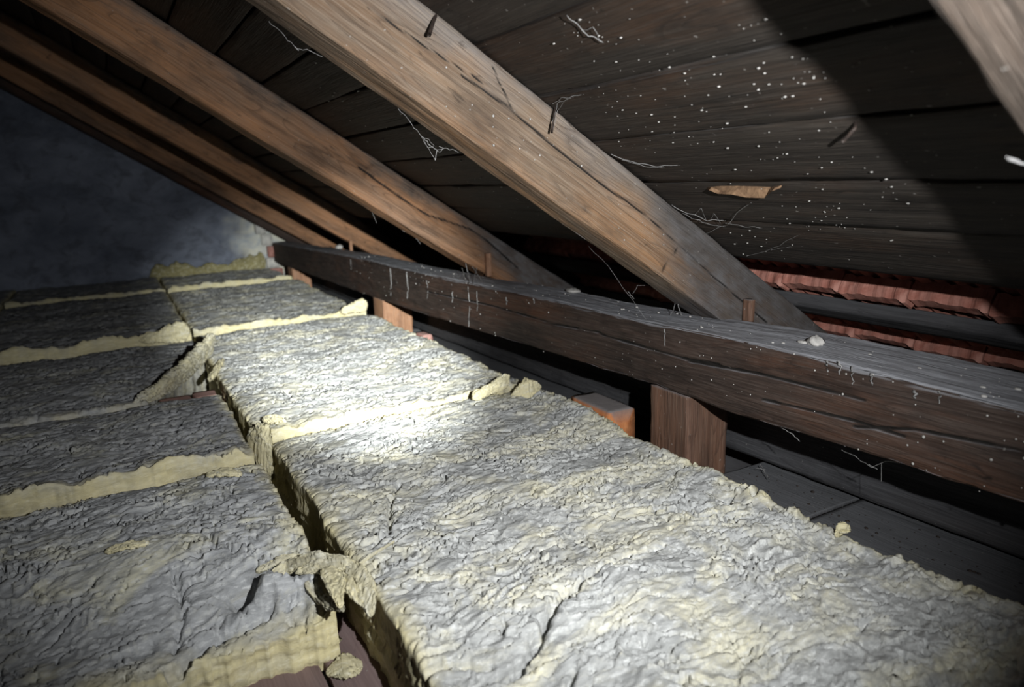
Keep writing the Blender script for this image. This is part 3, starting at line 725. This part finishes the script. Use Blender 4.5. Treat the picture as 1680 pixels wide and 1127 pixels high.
# crumpled tufts on the crushed end
for i, (pts, w, wd) in enumerate((
        ([(425, 958, .0), (470, 938, .006), (525, 924, .008), (560, 922, .004)], [.004, .012, .014, .005], (.2, 1, .5)),
        ([(485, 945, .004), (520, 940, .010), (575, 936, .010), (600, 948, .004)], [.005, .014, .016, .006], (.2, 1, .4)),
        ([(535, 940, .008), (552, 968, .007), (560, 1000, .002)], [.007, .012, .004], (1, .1, .1)),
        ([(570, 935, .008), (592, 955, .010), (606, 985, .006), (612, 1010, .0)], [.007, .016, .014, .005], (.8, .6, .3)),
        ([(550, 945, .006), (575, 972, .008), (600, 995, .002)], [.006, .016, .006], (.5, .9, .2)),
        ([(500, 960, .003), (525, 985, .003), (565, 1000, .001)], [.005, .012, .005], (.4, 1, .2)),
        ([(420, 940, .001), (455, 925, .004), (505, 912, .001)], [.003, .008, .003], (.2, 1, .2)))):
    flap_obj('tuft', SL0, [HL0(*p) for p in pts], wd, w, [.002, .004, .002], nl=110, nw=32, seed=30+i, ragged=.16, fibre=.0022, mat=MAT['wool'] if i in (0, 1, 3, 6) else MAT['wool_mid'] if i == 5 else None)
flap_obj('tuft', SR0, [onz(575, 938, .006), HR0(606, 918, .004), HR0(648, 890, .002)], (.4, 1, .2), [.005, .004, .002], [.002, .003, .002], seed=40, ragged=.15, fibre=.001, mat=MAT['wool'])
flap_obj('flake', SL0, [HL0(172, 908, .002), HL0(205, 900, .004), HL0(245, 892, .002)], (.1, .8, .1), [.006, .010, .004], [.002, .003, .002], seed=16, ragged=.4, fibre=.0015)
flap_obj('flake', SL0, [HL0(338, 782, .001), HL0(370, 778, .004), HL0(398, 779, .002)], (.1, .8, .1), [.006, .012, .008], [.004, .005, .003], seed=17, ragged=.2, fibre=.0015)
flap_obj('flake', SR0, [HR0(1372, 880, .001), HR0(1382, 874, .008), HR0(1394, 872, .005)], (.3, .3, 1), [.006, .009, .005], [.005, .006, .004], seed=18)
flap_obj('flake', SR1, [onz(430, 690, .008), onz(450, 688, .012), onz(470, 692, .008)], (.1, .8, .2), [.008, .012, .007], [.004, .006, .004], seed=19)
# strip pushed up against the gable
o = flap_obj('torn_wool_strip', None, [(.15, 4.435, -.03), (.22, 4.43, -.01), (.35, 4.435, -.025), (.55, 4.435, -.02), (.70, 4.43, .005), (.78, 4.43, .03)], (0, .15, 1), [.06, .07, .06, .055, .06, .07], [.02, .03, .025, .02, .02, .015], nl=120, nw=30, seed=20, ragged=.12, mat=MAT['wool_olive'])
tag(o, 'olive-yellow wool strip pushed up against the foot of the gable wall', 'wool strip')

# ------------------------------------------------------------------ things on the floor
bt = MAT['floorboard']
o = box_timber('floor_board', (-.02, .30, ZF), (.152, .90, ZF+.012), 1, bt, None, .02, 40, seed=51, rad=.002, chip=.003); tag(o, 'reddish floor board below the crushed slab end', 'board', 'bare floor boards in the left foreground')
o = box_timber('floor_board', (.156, .30, ZF), (.235, .90, ZF+.013), 1, bt, None, .02, 40, seed=53, rad=.002, chip=.003); tag(o, 'purple-grey floor board beside the gap between the slab rows', 'board', 'bare floor boards in the left foreground')
o = flap_obj('wool_crumb', None, [onz(535, 1105, -.104), onz(565, 1092, -.10), onz(595, 1090, -.103)], (.2, 1, 0), [.014, .022, .014], [.003, .004, .003], seed=24, ragged=.4, fibre=.0015)
tag(o, 'flat yellow wool crumb lying on the reddish floor board', 'wool crumb')

def brick(lo, hi, label, mat=None, dusty=True, parent=None, seed=0):
    lo = np.array(lo, float); hi = np.array(hi, float)
    t = MAT['brick_d']
    o = box_timber('brick', lo, hi, 1, mat or t, parent, .012, 40, wob=.003, chip=.004, rad=.003, seed=seed)
    if parent is None: tag(o, label, 'brick')
    return o
def dusty_brick(name, c1, c2, dust):
    t = NT(name); gr = t.attr('gr').outputs['Vector']
    n1 = t.noise(gr, 70, 5, .65); nz = t.n('ShaderNodeSeparateXYZ'); t.set(nz.inputs[0], t.n('ShaderNodeNewGeometry').outputs['Normal'])
    c = t.mix(t.ramp(n1, (.3, 0.0), (.7, 1.0)), c1, c2)
    c = t.mix(t.math('MULTIPLY', t.ramp(nz.outputs['Z'], (.4, 0.0), (.8, 1.0)), .95), c, dust)
    return t.out(c, t.bump(n1, .5, .003), .95)
MAT['brick_d'] = dusty_brick('dusty_orange_brick', (.42, .14, .05), (.60, .25, .10), (.20, .195, .195))
MAT['brick_r'] = dusty_brick('dusty_red_brick', (.28, .12, .095), (.46, .25, .21), (.40, .24, .21))
brick((.832, 1.115, ZF), (.897, 1.255, .002), 'orange brick with a dusty top between the slab and the purlin, beside the near post', seed=61)
brick((.045, 1.845, ZF), (.118, 1.90, -.028), 'longer red brick piece showing in the hole beside the torn strip', MAT['brick_r'], seed=62)
brick((.121, 1.84, ZF), (.175, 1.90, -.025), 'short red brick piece in the hole, at the edge of the seam', MAT['brick_r'], seed=63)
# broken brick on the slab beside the middle post
brick((.80, 2.03, ZF), (.832, 2.09, .004), 'small pinkish brick end by the slab edge near the middle post', MAT['brick_r'], seed=64)
# bare masonry at the corner of the gable
for i, (x0, x1, z0, z1) in enumerate(((.745, .80, .19, .25), (.80, .86, .205, .262), (.775, .835, .12, .185), (.80, .87, .05, .115), (.79, .86, -.015, .045), (.80, .88, -.08, -.02))):
    brick((x0, YG-.045+.01*(i % 3), z0), (x1, YG+.05, z1), None, MAT['brick_r'] if i % 2 else plain_mat('white_mortar', (.40, .40, .38), (.62, .60, .55), 40), parent=WALL, seed=70+i)

# ------------------------------------------------------------------ small pieces of wood, nails
o = box_timber('wedge', (.985, .900, .205), (.998, .918, .246), 2, MAT['post'], None, .004, 24, seed=81, rad=.002, chip=.002); tag(o, 'small reddish wedge at the foot of the brightest rafter', 'wedge')
o = box_timber('wedge', (.952, 1.868, .19), (.966, 1.887, .258), 2, MAT['pale_post'], None, .004, 24, seed=82, rad=.002, chip=.002); tag(o, 'pale wooden cleat at the foot of the second rafter', 'wedge')
o = box_timber('wedge', (.936, 3.195, .165), (.950, 3.218, .215), 2, MAT['pale_post'], None, .006, 24, seed=83, rad=.002, chip=.002); tag(o, 'faint orange cleat at the foot of the third rafter', 'wedge')
def nail(name, pts, r, label):
    V, F = tube_data(smooth_line(pts, 10), r, 8)
    o = obj(name, V, F, MAT['iron']); tag(o, label, 'nail'); return o
nail('bent_nail', [onroof(1405, 198, CT+.004), onroof(1402, 212, CT-.012), onroof(1383, 232, CT-.022)], .0022, 'bent dark nail sticking out of the boards at right')
nail('bent_nail', [ony(716, 22, .925), ony(710, 38, .912), ony(704, 58, .90)], .0026, 'short dark nail high on the brightest rafter')
nail('bent_nail', [ony(912, 166, .925), ony(909, 190, .905), ony(905, 218, .90)], .0018, 'dark nail in the upper edge of the brightest rafter, wrapped in web')
# splintered sliver below a board seam
def sliver():
    top = [(1160, 311), (1180, 309), (1210, 309), (1240, 310), (1262, 311), (1281, 308)]
    bot = [(1163, 312), (1178, 318), (1200, 319), (1225, 324), (1254, 325), (1266, 314)]
    A = [onroof(a, b, CT-.002) for a, b in top]; B = [onroof(a, b, CT-.014) for a, b in bot]
    A2 = [p+NVEC*.004 for p in A]; B2 = [p+NVEC*.006+SVEC*.002 for p in B]
    V = np.array(A+B+A2+B2); n = 6; F = []
    for i in range(n-1):
        F += [(i, i+1, n+i+1, n+i), (2*n+i, 3*n+i, 3*n+i+1, 2*n+i+1), (i, 2*n+i, 2*n+i+1, i+1), (n+i, n+i+1, 3*n+i+1, 3*n+i)]
    F += [(0, n, 3*n, 2*n), (n-1, 3*n-1, 4*n-1, 2*n-1)]
    o = obj('splinter', V, F, MAT['sliver'], CEIL, False); tag(o, 'light brown torn splinter'); return o
sliver()

# rubble on the purlin
def lump(name, c, r, sq, label, cat='rubble', mat=None, seed=0, parent=None):
    parts = []; rng = np.random.RandomState(seed)
    n1, n2 = 14, 10
    th = np.linspace(0, 2*math.pi, n1, endpoint=False); ph = np.linspace(.05, math.pi-.05, n2)
    PH, THH = np.meshgrid(ph, th, indexing='ij')
    rr = r*(1+.45*fbm(np.cos(THH)*1.7+seed, np.sin(THH)*1.7+PH, 3, seed)*1.4)
    V = np.stack([rr*np.sin(PH)*np.cos(THH)*sq[0], rr*np.sin(PH)*np.sin(THH)*sq[1], rr*np.cos(PH)*sq[2]], -1).reshape(-1, 3)+np.asarray(c)
    F = [tuple(f) for f in grid_faces(n2, n1, True)]+[tuple(range(n1)), tuple((n2-1)*n1+i for i in range(n1))[::-1]]
    o = obj(name, V, F, mat or MAT['speck'], parent); 
    if parent is None: tag(o, label, cat)
    return o
def on_top(px, py, dz=0.0):
    p = onz(px, py, .215); 
    for _ in range(4): p = onz(px, py, float(ztop(p[1])))
    p[2] += dz; return p
lump('mortar_crumb', on_top(1337, 567, .006), .011, (1, 1.1, .7), 'pale grey mortar lump on top of the purlin at right', seed=3)
lump('mortar_crumb', on_top(1317, 564, .002), .007, (.5, 1.3, .4), 'thin white mortar sliver beside the lump on the purlin', seed=4)
lump('mortar_crumb', on_top(940, 480, .004), .016, (.9, 1.2, .35), 'flat grey mortar flake on the purlin behind the brightest rafter', seed=5)
lump('mortar_crumb', on_top(557, 408, .008), .016, (1, 1.2, .7), 'white mortar crumb far along the purlin top', seed=6)

# ------------------------------------------------------------------ specks and drips (uncountable dust)
rng = np.random.RandomState(5)
parts = []
cl = [(1205, 165, 70), (1170, 200, 50), (1280, 150, 60), (1330, 120, 25), (1005, 190, 60), (1010, 80, 80), (1080, 230, 80), (1250, 260, 70), (1290, 345, 60), (1330, 360, 50), (1400, 345, 50), (1230, 410, 60), (960, 60, 40), (1120, 130, 90), (1350, 250, 80), (1290, 410, 60)]
for cx_, cy_, sd in cl:
    for k in range(13):
        px, py = cx_+rng.randn()*sd*.7, cy_+rng.randn()*sd*.4
        p = onroof(px, py, CT-.0015)
        if k > 8: px, py = 980+rng.rand()*520, 30+rng.rand()*400; p = onroof(px, py, CT-.0015)
        if p[0] > .97 or p[1] > .89 or p[1] < .3: continue
        parts.append(blob_data(p, .0006+.0012*rng.rand()**2.5, rng.randint(1e6), (1, 1.4, .6)))
for k in range(120):
    px, py = 480+rng.rand()*400, 60+rng.rand()*300; p = onroof(px, py, CT-.0015)
    if 1.1 < p[1] < 1.85 and p[0] < .97: parts.append(blob_data(p, .0012+.002*rng.rand()**2, rng.randint(1e6), (1, 1.3, .6)))
V, F = join(parts); o = obj('lime_specks', V, F, MAT['speck'], CEIL); tag(o, 'tiny white lime specks', kind='stuff')
parts = []
for k in range(170):
    y = .25+rng.rand()**1.6*2.6; z = zbot(y)+(ztop(y)-zbot(y))*rng.rand(); parts.append(blob_data((.829, y, float(z)), .0009+.0018*rng.rand()**3, rng.randint(1e6), (.5, 1, 1)))
for k in range(150):
    y = .3+rng.rand()**1.4*2.5; parts.append(blob_data((.84+.10*rng.rand(), y, float(ztop(y))), .001+.0028*rng.rand()**3, rng.randint(1e6), (1, 1.3, .6)))
V, F = join(parts); o = obj('lime_specks', V, F, MAT['speck'], PURLIN); tag(o, 'tiny white lime specks', kind='stuff')
parts = []
for k in range(90):
    px, py = 700+rng.rand()*420, 100+rng.rand()*360; p = ony(px, py, .9185); c = p[2]+RK*p[0]
    if CB+.01 < c < CT-.01: parts.append(blob_data(p, .0008+.0014*rng.rand()**3, rng.randint(1e6), (1, .5, 1)))
V, F = join(parts); o = obj('lime_specks', V, F, MAT['speck'], R1); tag(o, 'tiny white lime specks', kind='stuff')
parts = []
for k in range(130):
    x = .84+.155*rng.rand(); y = .30+.58*rng.rand(); parts.append(blob_data((x, y, float(zledge(y))+.001), .0009+.0022*rng.rand()**3, rng.randint(1e6), (1, 1.3, .6)))
V, F = join(parts); o = obj('dirt_crumbs', V, F, MAT['iron'], EAVES_BEAM); tag(o, 'tiny dark dirt crumbs', kind='stuff')
# mortar drips down the face of the purlin
drips = [(575, 426, 442), (640, 440, 485), (667, 446, 490), (700, 460, 490), (741, 466, 497), (768, 470, 536), (782, 478, 510), (830, 488, 500), (875, 490, 498), (1090, 540, 568), (1357, 592, 610), (1376, 592, 615), (1398, 600, 634), (1430, 612, 632), (1500, 640, 655), (1540, 642, 662)]
for i, (px, ya, yb) in enumerate(drips):
    P = [onx(px, ya, .829), onx(px+2, (ya+yb)/2, .8285), onx(px+1, yb, .829)]
    L = smooth_line(P, 9, .006, 0, i); r = np.linspace(.0017, .0007, 9)*(.6+.6*math.sin(i*2.1)**2); r[-2] *= 1.5
    V, F = tube_data(L, r, 6); obj('mortar_drip', V, F, MAT['web'], PURLIN)

# ------------------------------------------------------------------ cobwebs
W1 = lambda pts, y: [ony(a, b, y) for a, b in pts]
web('cobweb', [(W1([(653, 177), (672, 200), (692, 224)], 1.0), .0010, .004, 0), (W1([(692, 224), (705, 238), (717, 246)], 1.0), .0016, .003, 0),
               (W1([(717, 246), (735, 243), (752, 250)], 1.0), .0011, .003, 0), (W1([(717, 246), (714, 263)], 1.0), .0016, .001, 0),
               (W1([(694, 226), (704, 228), (712, 240), (703, 243), (694, 231)], 1.0), .0008, .002, 0), (W1([(720, 240), (728, 243), (722, 250), (716, 247)], 1.0), .0009, .001, 0),
               (W1([(690, 222), (706, 248), (714, 262)], 1.0), .0008, .002, 0)], 'lacy cobweb hanging in a loop below the brightest rafter')
web('cobweb', [(W1([(441, 35), (462, 55), (487, 80)], 1.0), .0007, .004, 0), (W1([(487, 80), (508, 83), (529, 93)], 1.0), .0009, .003, 0), (W1([(484, 77), (490, 83)], 1.0), .0018, .0, 0)], 'thin cobweb thread at the top, below the upper end of the brightest rafter')
web('cobweb', [([ony(965, 403, 1.0), ony(1000, 440, 1.04), on_top(1060, 524)], .0006, .004, .0), ([ony(1038, 482, 1.03), ony(1047, 468, 1.03), ony(1058, 468, 1.03)], .0007, .002, 0), ([ony(1040, 490, 1.03), ony(1030, 478, 1.03)], .0012, .002, 0)], 'thin threads strung from the brightest rafter down to the purlin')
web('cobweb', [([ony(1108, 486, 1.0), ony(1112, 500, .99), on_top(1118, 517)], .0022, .003, 0), ([ony(1100, 484, 1.0), ony(1108, 502, 1.0), on_top(1100, 517)], .0014, .003, 0), ([ony(1120, 492, .98), on_top(1135, 515)], .0010, .002, 0)], 'dusty cobweb clump where the brightest rafter meets the purlin')
B1 = lambda pts, d=.006: [onroof(a, b, CT-d) for a, b in pts]
web('cobweb', [(B1([(1102, 336), (1125, 350), (1160, 360), (1190, 362)]), .0014, .004, .0), (B1([(1120, 350), (1150, 365), (1190, 372)]), .0010, .006, 0), (B1([(1148, 387), (1190, 370), (1215, 345), (1232, 333)], .01), .0011, .004, 0),
               (B1([(1190, 366), (1230, 372), (1250, 374)]), .0008, .003, 0), (B1([(1140, 352), (1150, 342), (1158, 360)]), .0006, .003, 0), (B1([(1165, 362), (1172, 350), (1182, 366)]), .0006, .003, 0)], 'tangled cobweb between the boards and the lower end of the brightest rafter')
web('cobweb', [(B1([(1225, 420), (1265, 410), (1290, 395), (1312, 385)], .01), .0007, .003, 0), (B1([(1265, 410), (1300, 404)], .008), .0005, .002, 0)], 'fine thread across the lowest board above the tiles')
web('cobweb', [(B1([(1003, 253), (1025, 262), (1050, 270), (1085, 272), (1115, 271)]), .0014, .003, 0), (B1([(1020, 262), (1060, 274), (1090, 275)]), .0008, .002, 0)], 'long horizontal cobweb strand on the boards right of the brightest rafter')
web('cobweb', [([ony(907, 170, .905), onroof(925, 160, CT-.006), onroof(958, 155, CT-.004)], .0012, .003, 0), ([ony(906, 200, .905), onroof(916, 168, CT-.01), onroof(940, 160, CT-.006)], .0007, .002, 0), ([ony(907, 215, .905), ony(915, 180, .9), onroof(930, 162, CT-.008)], .0007, .002, 0)], 'fan of cobweb threads round the nail on the brightest rafter')
web('cobweb', [(B1([(930, 25), (955, 50), (990, 70)], .006), .0014, .004, 0), (B1([(955, 50), (975, 45), (985, 68)], .006), .0008, .003, 0)], 'cobweb tuft on the boards at the top, right of the brightest rafter')
web('cobweb', [(W1([(1440, -12), (1470, 15), (1498, 38), (1520, 65), (1540, 90), (1556, 118), (1568, 134)], .40), .0022, .005, 0), (W1([(1495, 36), (1515, 62), (1535, 82), (1552, 115)], .40), .0016, .008, 0), (W1([(1566, 130), (1586, 138)], .40), .0016, .001, 0), (W1([(1568, 134), (1574, 152), (1584, 175)], .40), .0008, .003, 0)], 'thick grey dusty cobweb strand hanging at the top right')
web('cobweb', [(W1([(1652, 258), (1668, 264), (1690, 272)], .262), .0018, .001, 0), (W1([(1655, 262), (1675, 268)], .262), .0012, .001, 0)], 'bright white web end at the right picture edge under the pale rafter')
web('cobweb', [(W1([(660, 378), (680, 388), (690, 400)], 2.0), .0012, .003, 0), (W1([(672, 372), (678, 387)], 2.0), .0010, .001, 0)], 'short web threads below the second rafter, close to the purlin')
web('cobweb', [(W1([(606, 342), (612, 352), (618, 366)], 2.0), .0010, .003, 0)], 'single short web thread hanging halfway along the second rafter')
web('cobweb', [([ony(764, 432, 1.85), ony(768, 448, 1.85), on_top(770, 465)], .0030, .004, 0), ([ony(775, 438, 1.85), on_top(792, 462)], .0020, .004, 0), ([ony(758, 440, 1.85), on_top(764, 462)], .0014, .003, 0), ([ony(782, 440, 1.85), on_top(776, 466)], .0020, .003, 0)], 'grey cobweb bundle hanging from the second rafter onto the purlin')
web('cobweb', [([onx(1381, 738, .86), onx(1408, 752, .86), onx(1430, 767, .86)], .0007, .003, 0), ([onx(1430, 767, .86), onx(1452, 757, .86), onx(1500, 760, .84)], .0009, .002, 0), ([onx(1446, 760, .86), onx(1446, 790, .86)], .0007, .001, 0), ([onx(1425, 762, .86), onx(1440, 770, .86)], .0013, .001, 0)], 'cobweb sagging below the near part of the purlin')
web('cobweb', [([onx(1290, 706, .84), onx(1302, 714, .84), onx(1312, 724, .84)], .0013, .002, 0), ([onx(1282, 702, .84), onx(1300, 712, .84)], .0008, .002, 0)], 'small web scrap under the purlin right of the near post')
web('cobweb', [([onz(1248, 762, -.05), onz(1255, 775, -.05), onz(1262, 785, -.05)], .0018, .004, 0), ([onz(1240, 768, -.05), onz(1256, 770, -.05)], .0012, .003, 0)], 'web scrap on the dusty plank right of the near post')
web('cobweb', [(W1([(905, 352), (915, 362), (935, 372)], .995), .0012, .002, 0), (W1([(925, 368), (960, 392)], .995), .0007, .002, 0)], 'light web scrap on the rough underside of the brightest rafter')
